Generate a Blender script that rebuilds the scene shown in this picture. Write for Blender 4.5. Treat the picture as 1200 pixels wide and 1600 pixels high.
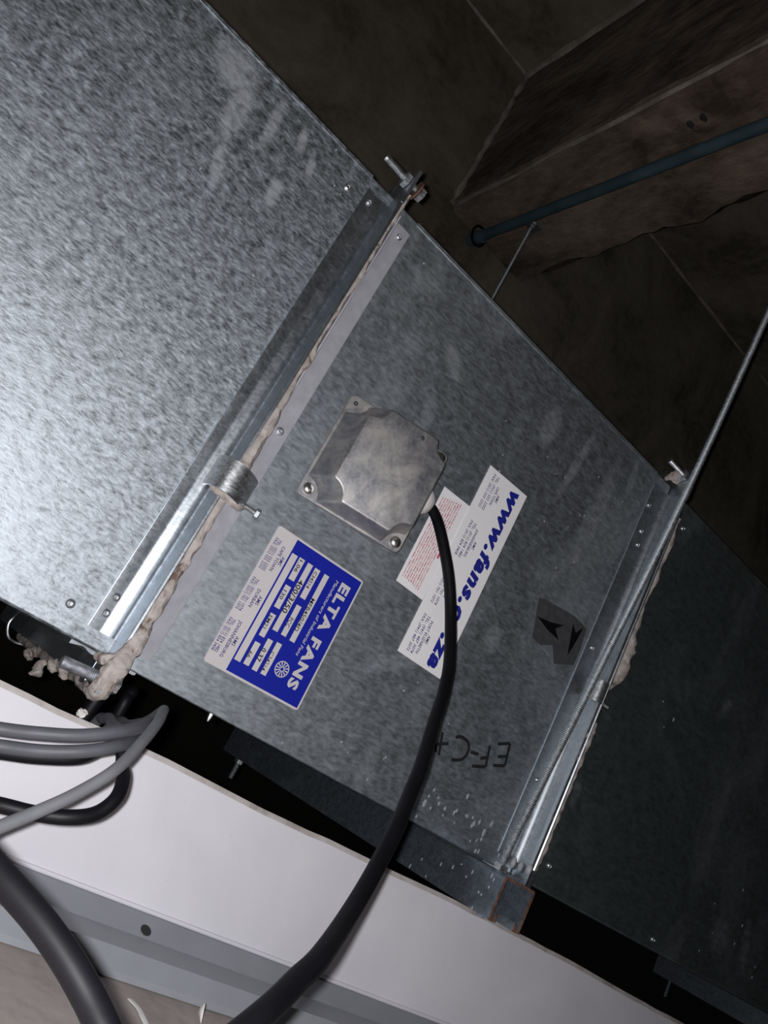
import bpy, math, random
from mathutils import Vector, Matrix, noise as mnoise

# ------------------------------------------------------------------ reset
for o in list(bpy.data.objects):
    bpy.data.objects.remove(o, do_unlink=True)
scene = bpy.context.scene
COL = scene.collection

# ------------------------------------------------------------------ camera
# World frame (metres): X along the duct (away to the right), Y into the duct, Z up.
# The duct's side face is the plane y = 0, its bottom edge z = 0.
CAM = Vector((-0.20761, -0.64138, 0.00493))
RIGHT = Vector((0.70270, -0.54736, 0.45455))
UPV = Vector((-0.54642, -0.00599, 0.83749))
FWD = Vector((0.45568, 0.83688, 0.30330))
cd = bpy.data.cameras.new('camera')
cd.sensor_fit = 'VERTICAL'
cd.sensor_height = 36.0
cd.lens = 28.014
cd.clip_start = 0.01
cam = bpy.data.objects.new('camera', cd)
M = Matrix((RIGHT, UPV, -FWD)).transposed().to_4x4()
M.translation = CAM
cam.matrix_world = M
COL.objects.link(cam)
scene.camera = cam

# ------------------------------------------------------------------ world and the phone's flash
wd = bpy.data.worlds.new('world')
scene.world = wd
wd.use_nodes = True
wd.node_tree.nodes['Background'].inputs[0].default_value = (0.9, 0.95, 1.0, 1)
wd.node_tree.nodes['Background'].inputs[1].default_value = 0.0012
fl = bpy.data.lights.new('phone_flash', 'POINT')
fl.energy = 17.0
fl.color = (1.0, 0.985, 1.0)
fl.shadow_soft_size = 0.0035
flo = bpy.data.objects.new('phone_flash', fl)
flo.location = CAM - RIGHT * 0.0075 + UPV * 0.0045 - FWD * 0.002
COL.objects.link(flo)

scene.view_settings.view_transform = 'Standard'
scene.view_settings.look = 'None'
scene.view_settings.gamma = 1.0
scene.view_settings.exposure = 0.0
scene.view_settings.use_curve_mapping = False

R = random.Random(7)

# ------------------------------------------------------------------ node helpers
def new_mat(name):
    m = bpy.data.materials.new(name)
    m.use_nodes = True
    nt = m.node_tree
    return m, nt, nt.nodes['Principled BSDF']

def nd(nt, typ, **kw):
    n = nt.nodes.new(typ)
    for k, v in kw.items():
        setattr(n, k, v)
    return n

def coords(nt, scale=(1, 1, 1), rot=(0, 0, 0), loc=(0, 0, 0)):
    tc = nd(nt, 'ShaderNodeTexCoord')
    mp = nd(nt, 'ShaderNodeMapping')
    mp.inputs['Scale'].default_value = scale
    mp.inputs['Rotation'].default_value = rot
    mp.inputs['Location'].default_value = loc
    nt.links.new(tc.outputs['Object'], mp.inputs['Vector'])
    return mp.outputs['Vector']

def noise_tex(nt, vec, scale, detail=3.0, rough=0.55, dist=0.0):
    n = nd(nt, 'ShaderNodeTexNoise')
    n.inputs['Scale'].default_value = scale
    n.inputs['Detail'].default_value = detail
    n.inputs['Roughness'].default_value = rough
    n.inputs['Distortion'].default_value = dist
    nt.links.new(vec, n.inputs['Vector'])
    return n.outputs['Fac']

def remap(nt, fac, a, b, c, d):
    n = nd(nt, 'ShaderNodeMapRange')
    n.inputs['From Min'].default_value = a
    n.inputs['From Max'].default_value = b
    n.inputs['To Min'].default_value = c
    n.inputs['To Max'].default_value = d
    nt.links.new(fac, n.inputs['Value'])
    return n.outputs['Result']

def mathn(nt, op, a, b):
    n = nd(nt, 'ShaderNodeMath', operation=op)
    for i, x in enumerate((a, b)):
        if isinstance(x, (int, float)):
            n.inputs[i].default_value = x
        else:
            nt.links.new(x, n.inputs[i])
    return n.outputs[0]

def mixc(nt, fac, a, b):
    n = nd(nt, 'ShaderNodeMix', data_type='RGBA')
    nt.links.new(fac, n.inputs[0]) if not isinstance(fac, (int, float)) else setattr(n.inputs[0], 'default_value', fac)
    for i, x in ((6, a), (7, b)):
        if isinstance(x, (tuple, list)):
            n.inputs[i].default_value = (*x, 1)
        else:
            nt.links.new(x, n.inputs[i])
    return n.outputs[2]

def bump(nt, bsdf, height, strength, dist=0.001):
    n = nd(nt, 'ShaderNodeBump')
    n.inputs['Strength'].default_value = strength
    n.inputs['Distance'].default_value = dist
    nt.links.new(height, n.inputs['Height'])
    nt.links.new(n.outputs['Normal'], bsdf.inputs['Normal'])

def galvanised(name, col=(0.60, 0.64, 0.68), rough=0.55, seed=0.0, grain=1.0, smear=0.5, rspan=0.12, bmp=0.25, streaks=(), tall=1.0, con=0.42, haze=0.85):
    """zinc coated sheet: fine spangle in colour and gloss, hand smears (streaks: x0, z0, x1, z1, half width), fine relief"""
    m, nt, b = new_mat(name)
    v1 = coords(nt, (0.38, 1, 1.0), (0, 0.12, 0), (seed, seed * 2, seed * 3))
    v2 = coords(nt, (0.6, 1, 1.0), (0, 0.12, 0), (seed * 3, seed, seed * 2))
    fine = noise_tex(nt, v1, 430 * grain, 2.5, 0.6)
    mid = noise_tex(nt, v2, 150 * grain, 4, 0.62, 0.4)
    big = noise_tex(nt, coords(nt, (1, 1, 1 / tall), (0, -0.15, 0), (seed + 5, seed, 1)), 9.0, 6, 0.62, 0.8)
    s = mathn(nt, 'ADD', mathn(nt, 'MULTIPLY', fine, 0.5), mathn(nt, 'MULTIPLY', mid, 0.5))
    r = remap(nt, s, 0.32, 0.68, rough - rspan, rough + rspan)
    sm = remap(nt, big, 0.50, 0.78, 0.0, smear)
    tot = None
    for (x0, z0, x1, z1, w) in streaks:
        tc = nd(nt, 'ShaderNodeTexCoord')
        mp = nd(nt, 'ShaderNodeMapping', vector_type='TEXTURE')
        L = math.hypot(x1 - x0, z1 - z0) / 2
        mp.inputs['Location'].default_value = ((x0 + x1) / 2, 0, (z0 + z1) / 2)
        mp.inputs['Rotation'].default_value = (0, -math.atan2(z1 - z0, x1 - x0), 0)
        mp.inputs['Scale'].default_value = (L * 1.25, 1, w * 1.35)
        nt.links.new(tc.outputs['Object'], mp.inputs['Vector'])
        g = nd(nt, 'ShaderNodeTexGradient', gradient_type='SPHERICAL')
        nt.links.new(mp.outputs['Vector'], g.inputs['Vector'])
        k = remap(nt, g.outputs['Fac'], 0.08, 0.55, 0, 1)
        tot = k if tot is None else mathn(nt, 'MAXIMUM', tot, k)
    if tot is not None:
        patch = remap(nt, noise_tex(nt, v2, 90, 4, 0.65), 0.35, 0.6, haze * 0.35, haze)
        sm = mathn(nt, 'MAXIMUM', sm, mathn(nt, 'MULTIPLY', tot, patch))
    r2 = mathn(nt, 'ADD', r, mathn(nt, 'MULTIPLY', sm, 0.10))
    nt.links.new(r2, b.inputs['Roughness'])
    c = mixc(nt, remap(nt, s, 0.34, 0.66, 0, 1), tuple(x * (1 - con) for x in col), tuple(min(1, x * (1 + con)) for x in col))
    c2 = mixc(nt, sm, c, (0.46, 0.485, 0.52))
    nt.links.new(c2, b.inputs['Base Color'])
    nt.links.new(remap(nt, sm, 0, 1, 1.0, 0.60), b.inputs['Metallic'])
    bump(nt, b, mathn(nt, 'ADD', mathn(nt, 'MULTIPLY', fine, 0.5), mid), bmp, 0.0005)
    return m

def plain(name, col, rough=0.6, metallic=0.0, var=0.12, scale=60, bmp=0.0, spec=0.5):
    m, nt, b = new_mat(name)
    n = noise_tex(nt, coords(nt), scale, 4)
    c = mixc(nt, remap(nt, n, 0.3, 0.7, 0, 1), tuple(x * (1 - var) for x in col), tuple(min(1, x * (1 + var)) for x in col))
    nt.links.new(c, b.inputs['Base Color'])
    b.inputs['Roughness'].default_value = rough
    b.inputs['Metallic'].default_value = metallic
    b.inputs['Specular IOR Level'].default_value = spec
    if bmp:
        bump(nt, b, n, bmp)
    return m

def blotchy(name, cols, scale, rough=0.9, detail=6, dist=0.5, bmp=0.4, bdist=0.004, stretch=(1, 1, 1), fine=90, pos=(0.32, 0.5, 0.70)):
    """three-tone mineral surface (concrete, mastic, plaster)"""
    m, nt, b = new_mat(name)
    v = coords(nt, stretch)
    n = noise_tex(nt, v, scale, detail, 0.62, dist)
    f = noise_tex(nt, v, fine, 5, 0.65)
    rp = nd(nt, 'ShaderNodeValToRGB')
    e = rp.color_ramp.elements
    e[0].position, e[0].color = pos[0], (*cols[0], 1)
    e[1].position, e[1].color = pos[2], (*cols[-1], 1)
    k = rp.color_ramp.elements.new(pos[1])
    k.color = (*cols[1], 1)
    nt.links.new(mathn(nt, 'ADD', mathn(nt, 'MULTIPLY', n, 0.75), mathn(nt, 'MULTIPLY', f, 0.25)), rp.inputs[0])
    nt.links.new(rp.outputs[0], b.inputs['Base Color'])
    b.inputs['Roughness'].default_value = rough
    b.inputs['Specular IOR Level'].default_value = 0.25
    bump(nt, b, mathn(nt, 'ADD', n, mathn(nt, 'MULTIPLY', f, 0.5)), bmp, bdist)
    return m

MAT = {
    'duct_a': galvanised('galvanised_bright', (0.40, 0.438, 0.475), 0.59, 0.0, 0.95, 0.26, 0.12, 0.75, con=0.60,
        streaks=((.3212, .4811, .3327, .4096, .011), (.3327, .4150, .3488, .3690, .006), (.3535, .4938, .3605, .4317, .0055), (.3825, .4845, .3884, .4576, .005), (.3865, .4313, .3939, .3914, .007), (.285, .49, .33, .46, .02), (.40, .47, .41, .44, .004))),
    'fan': galvanised('galvanised_casing', (0.43, 0.475, 0.515), 0.575, 3.1, 0.8, 0.62, 0.06, 0.22, tall=2.2, con=0.26, haze=0.42,
        streaks=((.033, .465, .037, .412, .013), (.099, .482, .086, .372, .006), (.177, .494, .184, .437, .006), (-.129, .427, -.091, .399, .010), (-.203, .455, -.160, .460, .012), (-.113, .374, -.102, .326, .008), (.020, .14, -.044, .100, .008), (.090, .215, .089, .184, .012), (.150, .47, .150, .30, .014))),
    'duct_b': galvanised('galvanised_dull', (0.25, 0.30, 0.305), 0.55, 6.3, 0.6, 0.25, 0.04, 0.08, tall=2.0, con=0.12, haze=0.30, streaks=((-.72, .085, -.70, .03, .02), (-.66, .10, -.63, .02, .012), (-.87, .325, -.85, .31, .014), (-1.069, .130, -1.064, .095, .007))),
    'flange': galvanised('rolled_flange_steel', (0.46, 0.50, 0.54), 0.40, 1.7, 1.2, 0.4, 0.05, 0.12, con=0.2),
    'flange_b': galvanised('casing_flange_steel', (0.46, 0.50, 0.54), 0.50, 2.9, 1.0, 0.6, 0.05, 0.12, con=0.2, tall=2.0),
    'strip': galvanised('pale_oxidised_strip', (0.50, 0.51, 0.55), 0.62, 2.2, 0.8, 0.8, 0.05, 0.08),
    'strut': galvanised('strut_steel', (0.35, 0.41, 0.475), 0.55, 4.4, 0.8, 0.20, 0.05, 0.12, con=0.16),
    'zinc': galvanised('zinc_plated', (0.58, 0.60, 0.62), 0.42, 5.0, 1.5, 0.3, 0.08, 0.1),
    'pale_strip': plain('pale_zinc_strip', (0.45, 0.45, 0.495), 0.45, 0.2, 0.10, 90),
    'rod': galvanised('rod_zinc', (0.47, 0.51, 0.54), 0.60, 7.7, 1.5, 0.4, 0.06, 0.1),
    'rust': blotchy('rust', ((0.05, 0.035, 0.03), (0.13, 0.065, 0.045), (0.24, 0.15, 0.12)), 160, 0.9, 4, 0.3, 0.2, 0.001),
    'cast': None,
    'screw': plain('screw_steel', (0.70, 0.68, 0.64), 0.3, 1.0),
    'mastic': blotchy('joint_mastic', ((0.10, 0.065, 0.045), (0.34, 0.295, 0.27), (0.46, 0.42, 0.40)), 60, 0.85, 5, 1.2, 0.5, 0.002, pos=(0.36, 0.44, 0.60)),
    'concrete': blotchy('brown_concrete', ((0.075, 0.063, 0.045), (0.135, 0.117, 0.090), (0.19, 0.168, 0.135)), 4.2, 0.95, 7, 0.8, 0.35, 0.012, fine=45, pos=(0.38, 0.48, 0.62)),
    'beam': blotchy('beam_concrete', ((0.06, 0.043, 0.032), (0.155, 0.12, 0.094), (0.27, 0.215, 0.17)), 6.0, 0.95, 7, 0.8, 0.6, 0.015, (1, 0.5, 1), 50, pos=(0.38, 0.5, 0.64)),
    'mortar': blotchy('pale_mortar', ((0.13, 0.115, 0.095), (0.23, 0.205, 0.175), (0.42, 0.375, 0.33)), 14, 0.95, 5, 0.4, 0.5, 0.004),
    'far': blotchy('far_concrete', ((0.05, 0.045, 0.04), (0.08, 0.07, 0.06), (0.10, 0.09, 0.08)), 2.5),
    'black': plain('black_sheath', (0.0032, 0.0032, 0.0048), 0.52, 0.0, 0.25, 40, 0.0, 0.22),
    'grey_cable': plain('grey_sheath', (0.070, 0.072, 0.084), 0.55, 0.0, 0.12, 60, 0.0, 0.4),
    'light_cable': plain('pale_grey_sheath', (0.115, 0.118, 0.130), 0.55, 0.0, 0.1, 60, 0.0, 0.4),
    'pipe': plain('teal_pipe', (0.050, 0.085, 0.105), 0.5, 0.0, 0.35, 12),
    'white_plastic': plain('white_plastic', (0.62, 0.60, 0.585), 0.45, 0.0, 0.05),
    'sticker': plain('white_vinyl', (0.88, 0.87, 0.89), 0.45, 0.0, 0.03, 25),
    'plate_white': plain('plate_white', (0.57, 0.545, 0.555), 0.42, 0.0, 0.03, 25),
    'plate_blue': plain('plate_blue', (0.006, 0.014, 0.30), 0.5, 0.0, 0.05, 20, 0.0, 0.35),
    'ink_blue': plain('ink_blue', (0.010, 0.016, 0.25), 0.6),
    'ink_navy': plain('ink_navy', (0.040, 0.040, 0.19), 0.6),
    'ink_black': plain('ink_black', (0.012, 0.012, 0.015), 0.6),
    'ink_red': plain('ink_red', (0.62, 0.10, 0.13), 0.6, 0, 0.25, 300),
    'stencil': plain('stencil_overspray', (0.050, 0.052, 0.056), 0.65, 0.0, 0.25, 120),
    'stencil_black': plain('stencil_black', (0.003, 0.003, 0.004), 0.75, 0.0, 0.1, 120, 0, 0.1),
    'drip': plain('dried_drip', (0.36, 0.375, 0.40), 0.5),
    'trim': plain('grey_painted_steel', (0.255, 0.268, 0.295), 0.45, 0.0, 0.05, 30),
    'beige': blotchy('beige_board', ((0.29, 0.25, 0.235), (0.38, 0.335, 0.315), (0.43, 0.385, 0.365)), 40, 0.9, 4, 0.2, 0.15, 0.001),
    'hole': plain('hole_dark', (0.02, 0.021, 0.024), 0.9),
    'crumb': plain('plaster_crumb', (0.62, 0.60, 0.58), 0.9, 0, 0.15, 200),
    'film': plain('clear_film', (0.75, 0.72, 0.70), 0.25, 0.0),
}

def cast_material():
    m, nt, b = new_mat('die_cast_aluminium')
    v = coords(nt, (1, 1, 1.0))
    big = noise_tex(nt, v, 28, 5, 0.6, 1.0)
    fine = noise_tex(nt, coords(nt, (1, 0.25, 1), (0, 0.5, 0)), 320, 4, 0.6)
    c = mixc(nt, remap(nt, big, 0.35, 0.68, 0, 1), (0.22, 0.228, 0.255), (0.50, 0.48, 0.46))
    c = mixc(nt, remap(nt, fine, 0.45, 0.8, 0, 0.5), c, (0.50, 0.485, 0.465))
    nt.links.new(c, b.inputs['Base Color'])
    b.inputs['Metallic'].default_value = 0.8
    nt.links.new(remap(nt, mathn(nt, 'ADD', mathn(nt, 'MULTIPLY', big, .5), mathn(nt, 'MULTIPLY', fine, .5)), 0.3, 0.7, 0.42, 0.58), b.inputs['Roughness'])
    bump(nt, b, fine, 0.12, 0.0005)
    return m
MAT['cast'] = cast_material()

def board_material():
    """white painted board: faint roller mottling, dust specks, brown dirt near the broken edge"""
    m, nt, b = new_mat('white_painted_board')
    n = noise_tex(nt, coords(nt), 9, 5, 0.6, 0.5)
    sp = noise_tex(nt, coords(nt), 420, 2, 0.5)
    c = mixc(nt, remap(nt, n, 0.3, 0.7, 0, 1), (0.60, 0.592, 0.64), (0.68, 0.672, 0.715))
    c = mixc(nt, remap(nt, sp, 0.73, 0.80, 0, 0.75), c, (0.28, 0.26, 0.27))
    nt.links.new(c, b.inputs['Base Color'])
    b.inputs['Roughness'].default_value = 0.75
    bump(nt, b, mathn(nt, 'ADD', noise_tex(nt, coords(nt), 160, 4), mathn(nt, 'MULTIPLY', n, 3.0)), 0.12, 0.001)
    return m
MAT['board'] = board_material()
MAT['board_edge'] = blotchy('broken_board_edge', ((0.24, 0.20, 0.175), (0.42, 0.385, 0.37), (0.52, 0.50, 0.51)), 25, 0.95, 5, 0.5, 0.5, 0.002)

# ------------------------------------------------------------------ mesh helpers
class MB:
    def __init__(self):
        self.v, self.f = [], []
    def add(self, vs, fs):
        k = len(self.v)
        self.v += [Vector(p) for p in vs]
        self.f += [tuple(i + k for i in q) for q in fs]
        return self
    def box(self, a, b):
        x0, y0, z0 = a
        x1, y1, z1 = b
        return self.add([(x0, y0, z0), (x1, y0, z0), (x1, y1, z0), (x0, y1, z0), (x0, y0, z1), (x1, y0, z1), (x1, y1, z1), (x0, y1, z1)],
                        [(0, 3, 2, 1), (4, 5, 6, 7), (0, 1, 5, 4), (1, 2, 6, 5), (2, 3, 7, 6), (3, 0, 4, 7)])
    def prism(self, loop_a, loop_b):
        n = len(loop_a)
        fs = [tuple(range(n))[::-1], tuple(range(n, 2 * n))]
        for i in range(n):
            j = (i + 1) % n
            fs.append((i, j, n + j, n + i))
        return self.add(list(loop_a) + list(loop_b), fs)
    def rings(self, rings, closed=True, cap0=True, cap1=True):
        n = len(rings[0])
        vs = [p for r in rings for p in r]
        fs = []
        for k in range(len(rings) - 1):
            for i in range(n if closed else n - 1):
                j = (i + 1) % n
                fs.append((k * n + i, k * n + j, (k + 1) * n + j, (k + 1) * n + i))
        if closed and cap0:
            fs.append(tuple(range(n))[::-1])
        if closed and cap1:
            fs.append(tuple(range((len(rings) - 1) * n, len(rings) * n)))
        return self.add(vs, fs)
    def tube(self, path, r, n=12, flat=(1, 1), up=None):
        path = [Vector(p) for p in path]
        m = len(path)
        rr = r if isinstance(r, (list, tuple)) else [r] * m
        t0 = (path[1] - path[0]).normalized()
        a = Vector(up) if up else (Vector((0, 0, 1)) if abs(t0.z) < 0.9 else Vector((1, 0, 0)))
        a = (a - t0 * a.dot(t0)).normalized()
        rings = []
        for i, p in enumerate(path):
            t = (path[min(i + 1, m - 1)] - path[max(i - 1, 0)]).normalized()
            a = (a - t * a.dot(t)).normalized()
            c = t.cross(a)
            rings.append([p + (a * math.cos(q) * flat[0] + c * math.sin(q) * flat[1]) * rr[i] for q in [2 * math.pi * k / n for k in range(n)]])
        return self.rings(rings)
    def lathe(self, o, d, prof, n=16, hexa=False):
        """prof: list of (distance along d, radius)"""
        o, d = Vector(o), Vector(d).normalized()
        a = d.orthogonal().normalized()
        c = d.cross(a)
        return self.rings([[o + d * t + (a * math.cos(2 * math.pi * k / n) + c * math.sin(2 * math.pi * k / n)) * r for k in range(n)] for t, r in prof])
    def blob(self, c, rad, n=8, m=6, jit=0.0, rnd=R):
        c = Vector(c)
        rings = []
        for i in range(m + 1):
            th = math.pi * i / m
            s, q = max(math.sin(th), 0.02), math.cos(th)
            rings.append([c + Vector((rad[0] * s * math.cos(2 * math.pi * k / n), rad[1] * s * math.sin(2 * math.pi * k / n), rad[2] * q)) * (1 + rnd.uniform(-jit, jit)) for k in range(n)])
        return self.rings(rings)

def spline(pts, k=8):
    """Catmull-Rom through pts"""
    P = [Vector(p) for p in pts]
    P = [P[0] * 2 - P[1]] + P + [P[-1] * 2 - P[-2]]
    out = []
    for i in range(1, len(P) - 2):
        a, b, c, d = P[i - 1:i + 3]
        for j in range(k):
            t = j / k
            out.append(0.5 * ((2 * b) + (c - a) * t + (2 * a - 5 * b + 4 * c - d) * t * t + (3 * b - a - 3 * c + d) * t ** 3))
    out.append(P[-2])
    return out

def obj(name, mb, mat, parent=None, origin=None, smooth=35, bevel=0, kind=None, label=None):
    """one mesh object from world-space geometry"""
    base = Vector(parent['_o']) if parent is not None else Vector(origin if origin is not None else (0, 0, 0))
    me = bpy.data.meshes.new(name)
    me.from_pydata([v - base for v in mb.v], [], mb.f)
    me.update()
    import bmesh
    bm = bmesh.new()
    bm.from_mesh(me)
    bmesh.ops.recalc_face_normals(bm, faces=bm.faces)
    bm.to_mesh(me)
    bm.free()
    if smooth:
        me.polygons.foreach_set('use_smooth', [True] * len(me.polygons))
        me.set_sharp_from_angle(angle=math.radians(smooth))
    me.materials.append(MAT[mat])
    o = bpy.data.objects.new(name, me)
    COL.objects.link(o)
    if parent is not None:
        o.parent = parent
    else:
        o.location = base
    o['_o'] = tuple(base)
    if bevel:
        b = o.modifiers.new('bevel', 'BEVEL')
        b.width = bevel
        b.segments = 2
        b.limit_method = 'ANGLE'
    if kind:
        o['kind'] = kind
    if label:
        o['label'] = label
    return o

def thing(name, loc, label, cat, group=None):
    o = bpy.data.objects.new(name, None)
    o.empty_display_size = 0.02
    o.location = loc
    COL.objects.link(o)
    o['_o'] = tuple(loc)
    o['label'] = label
    o['category'] = cat
    if group:
        o['group'] = group
    return o

def tag(o, label, cat, group=None):
    o['label'] = label
    o['category'] = cat
    if group:
        o['group'] = group
    return o

def struct(o, label=None):
    o['kind'] = 'structure'
    if label:
        o['label'] = label
    return o

# ------------------------------------------------------------------ the setting
DX0, DX1 = -1.2, 3.2
ceiling = struct(obj('ceiling', MB().box((-2.2, -1.6, 1.585), (3.6, 3.6, 1.72)), 'concrete', origin=(0, 0, 1.585)), 'rough dark concrete slab soffit above the duct')
wall_back = struct(obj('wall_back', MB().box((-2.2, 0.737, 0.20), (3.6, 0.92, 1.585)), 'concrete', origin=(0.5, 0.737, 0.20)), 'dark concrete downstand wall behind the duct')
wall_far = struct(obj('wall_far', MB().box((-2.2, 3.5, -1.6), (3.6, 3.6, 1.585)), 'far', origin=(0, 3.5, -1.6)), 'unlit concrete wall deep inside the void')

# cross beam with broken arrises
mb = MB()
ys = [-1.4 + i * (0.737 + 1.4) / 90 for i in range(91)]
rings = []
for y in ys:
    j = lambda s, a: mnoise.noise(Vector((y * 9, s * 7.3, 2.0))) * a + mnoise.noise(Vector((y * 40, s * 3.1, 5.0))) * a * 0.5
    rings.append([Vector((0.325, y, 1.585)), Vector((0.325 + j(1, .004), y, 1.178 + j(2, .006))), Vector((0.337 + j(3, .006), y, 1.160)),
                  Vector((0.40, y, 1.160 + j(6, .004))), Vector((0.47, y, 1.160 + j(7, .004))), Vector((0.53, y, 1.160 + j(8, .004))),
                  Vector((0.566 + j(4, .02), y, 1.162)), Vector((0.578 + j(5, .012), y, 1.182)), Vector((0.578, y, 1.585))])
mb.rings(rings)
beam = struct(obj('concrete_beam', mb, 'beam', origin=(0.45, 0.737, 1.16), smooth=25), 'brown concrete beam crossing above the duct')

def ragged(p0, p1, r, seed, n=60, lo=0.35, thr=None):
    """irregular ridge of mortar between two points"""
    p0, p1 = Vector(p0), Vector(p1)
    path, rr = [], []
    for i in range(n + 1):
        t = i / n
        q = mnoise.noise(Vector((t * 14, seed, 0)))
        path.append(p0.lerp(p1, t) + Vector((mnoise.noise(Vector((t * 9, seed, 3))), mnoise.noise(Vector((t * 9, seed, 6))), mnoise.noise(Vector((t * 9, seed, 9))))) * r * 0.4)
        rr.append(max(r * (0.75 + 0.8 * q), r * lo))
    return MB().tube(path, rr, 7)
obj('mortar_ridge', ragged((0.322, -0.5, 1.582), (0.322, 0.735, 1.582), 0.011, 1.0), 'mortar', beam)
obj('mortar_ridge', ragged((0.322, 0.733, 1.58), (0.322, 0.733, 1.17), 0.010, 2.0, 40), 'mortar', beam)
obj('mortar_ridge', ragged((0.33, -0.4, 1.164), (0.33, 0.72, 1.164), 0.006, 3.0, 110, 0.15), 'mortar', beam)
obj('mortar_ridge', ragged((-0.6, 0.735, 1.583), (0.322, 0.735, 1.583), 0.005, 4.0, 80), 'mortar', wall_back)
obj('mortar_ridge', ragged((0.58, 0.735, 1.583), (2.4, 0.735, 1.583), 0.006, 5.0, 120, 0.2), 'mortar', wall_back)
for (x, y) in ((0.392, 0.147), (0.392, 0.172)):  # two holes in the beam underside, their dark insides painted as flat blobs
    obj('hole_blob', MB().blob((x, y, 1.160), (.009, .006, .003), 9, 6, .2, random.Random(int(y * 1000))), 'hole', beam)

# white board under the duct with a broken top edge
mb = MB()
front, back = [], []
N = 170
for i in range(N + 1):
    x = -0.9 + i * 4.1 / N
    zt = -0.0455 + 0.0018 * mnoise.noise(Vector((x * 9, 0, 0))) + 0.0012 * mnoise.noise(Vector((x * 45, 1, 0)))
    if x > 0.5:
        zt -= 0.012 * min(1, (x - 0.5) / 0.35)
    front.append((Vector((x, -0.030, -0.1485)), Vector((x, -0.030, zt - 0.004)), Vector((x, -0.028, zt)), Vector((x, -0.0215, zt - 0.0005)), Vector((x, -0.0215, -0.1485))))
mb.rings([list(r) for r in front])
wall_front = struct(obj('wall_front', mb, 'board', origin=(0.2, -0.03, -0.1485), smooth=30), 'white painted board standing under the duct')
wall_front.data.materials.append(MAT['board_edge'])
for p in wall_front.data.polygons:
    if p.normal.z > 0.35:
        p.material_index = 1
obj('paint_bead', MB().tube([(-0.9, -0.0305, -0.1478), (0.5, -0.0305, -0.1478), (3.2, -0.0305, -0.1478)], 0.0018, 8), 'board', wall_front)

# grey folded steel trim under the board, beige board below it
prof = [(-0.028, -0.1492), (-0.0355, -0.1492), (-0.0535, -0.1600), (-0.0870, -0.1606), (-0.0955, -0.1722), (-0.0960, -0.1765), (-0.028, -0.1765)]
trim = struct(obj('trim_1', MB().prism([(-0.9, y, z) for y, z in prof], [(3.2, y, z) for y, z in prof]), 'trim', origin=(0.1, -0.06, -0.1765), smooth=20), 'grey folded steel trim along the white board')
obj('fixing_hole', MB().lathe((0.1075, -0.0475, -0.1562), (0, -0.514, 0.857), [(-.001, .0040), (.0003, .0046), (.0006, .0042), (.0005, .001)], 16), 'hole', trim)
beige = struct(obj('ceiling_board', MB().box((-0.9, -0.55, -0.190), (3.2, -0.028, -0.1772)), 'beige', origin=(0.1, -0.2, -0.19)), 'beige board at the edge of the opening')

# ------------------------------------------------------------------ ductwork
H, DP = 0.5, 0.5

def sheet_box(x0, x1, z_top=H):
    return MB().box((x0, 0.0, 0.0), (x1, DP, z_top))

def rivet(parent, x, z, r=0.0038, y=0.0, mat='zinc', hole=True):
    m = MB().lathe((x, y + .0002, z), (0, -1, 0), [(0, r), (.0008, r), (.0018, r * .8), (.0023, r * .5), (.0016, r * .38), (.0015, .0002)] if hole else [(0, r), (.001, r * .95), (.002, r * .6), (.0024, r * .1)], 14)
    return obj('rivet', m, mat, parent)

def rail(profile, side):
    """extrude a rolled-flange profile [(x, h)] along one side of the duct"""
    e = 0.0145
    A, B = [], []
    for x, h in profile:
        if side == 'front':
            A.append(Vector((x, -h, e))); B.append(Vector((x, -h, H - e)))
        elif side == 'bottom':
            A.append(Vector((x, e, -h))); B.append(Vector((x, DP - e, -h)))
        elif side == 'top':
            A.append(Vector((x, e, H + h))); B.append(Vector((x, DP - e, H + h)))
    return MB().prism(A, B)

def thread(o, d, length, r, mat_name='bolt', pitch=0.0016):
    pr = []
    n = int(length / pitch)
    for i in range(n):
        pr += [(i * pitch, r * 0.86), (i * pitch + pitch * 0.5, r)]
    pr.append((length, r * 0.8))
    return MB().lathe(o, d, pr, 12)

def lumpy(path, radii, seed, flat=(1, 1), jit=0.35, n=10, k=7, up=None):
    P = spline(path, k)
    m = len(P)
    rr, acc = [], 0.0
    for i in range(m):
        if i: acc += (P[i] - P[i - 1]).length
        t = i / (m - 1) * (len(radii) - 1)
        a = int(min(t, len(radii) - 2))
        r = radii[a] + (radii[a + 1] - radii[a]) * (t - a)
        rr.append(r * (1 + jit * mnoise.noise(Vector((acc * 60, seed, 0)))))
    mb = MB().tube(P, rr, n, flat, up)
    for v in mb.v:
        for fq, am in ((90, .0022), (260, .0010)):
            v += Vector((mnoise.noise(v * fq), mnoise.noise(v * fq + Vector((9, 0, 0))), mnoise.noise(v * fq + Vector((0, 9, 0))))) * am
    return mb

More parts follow.
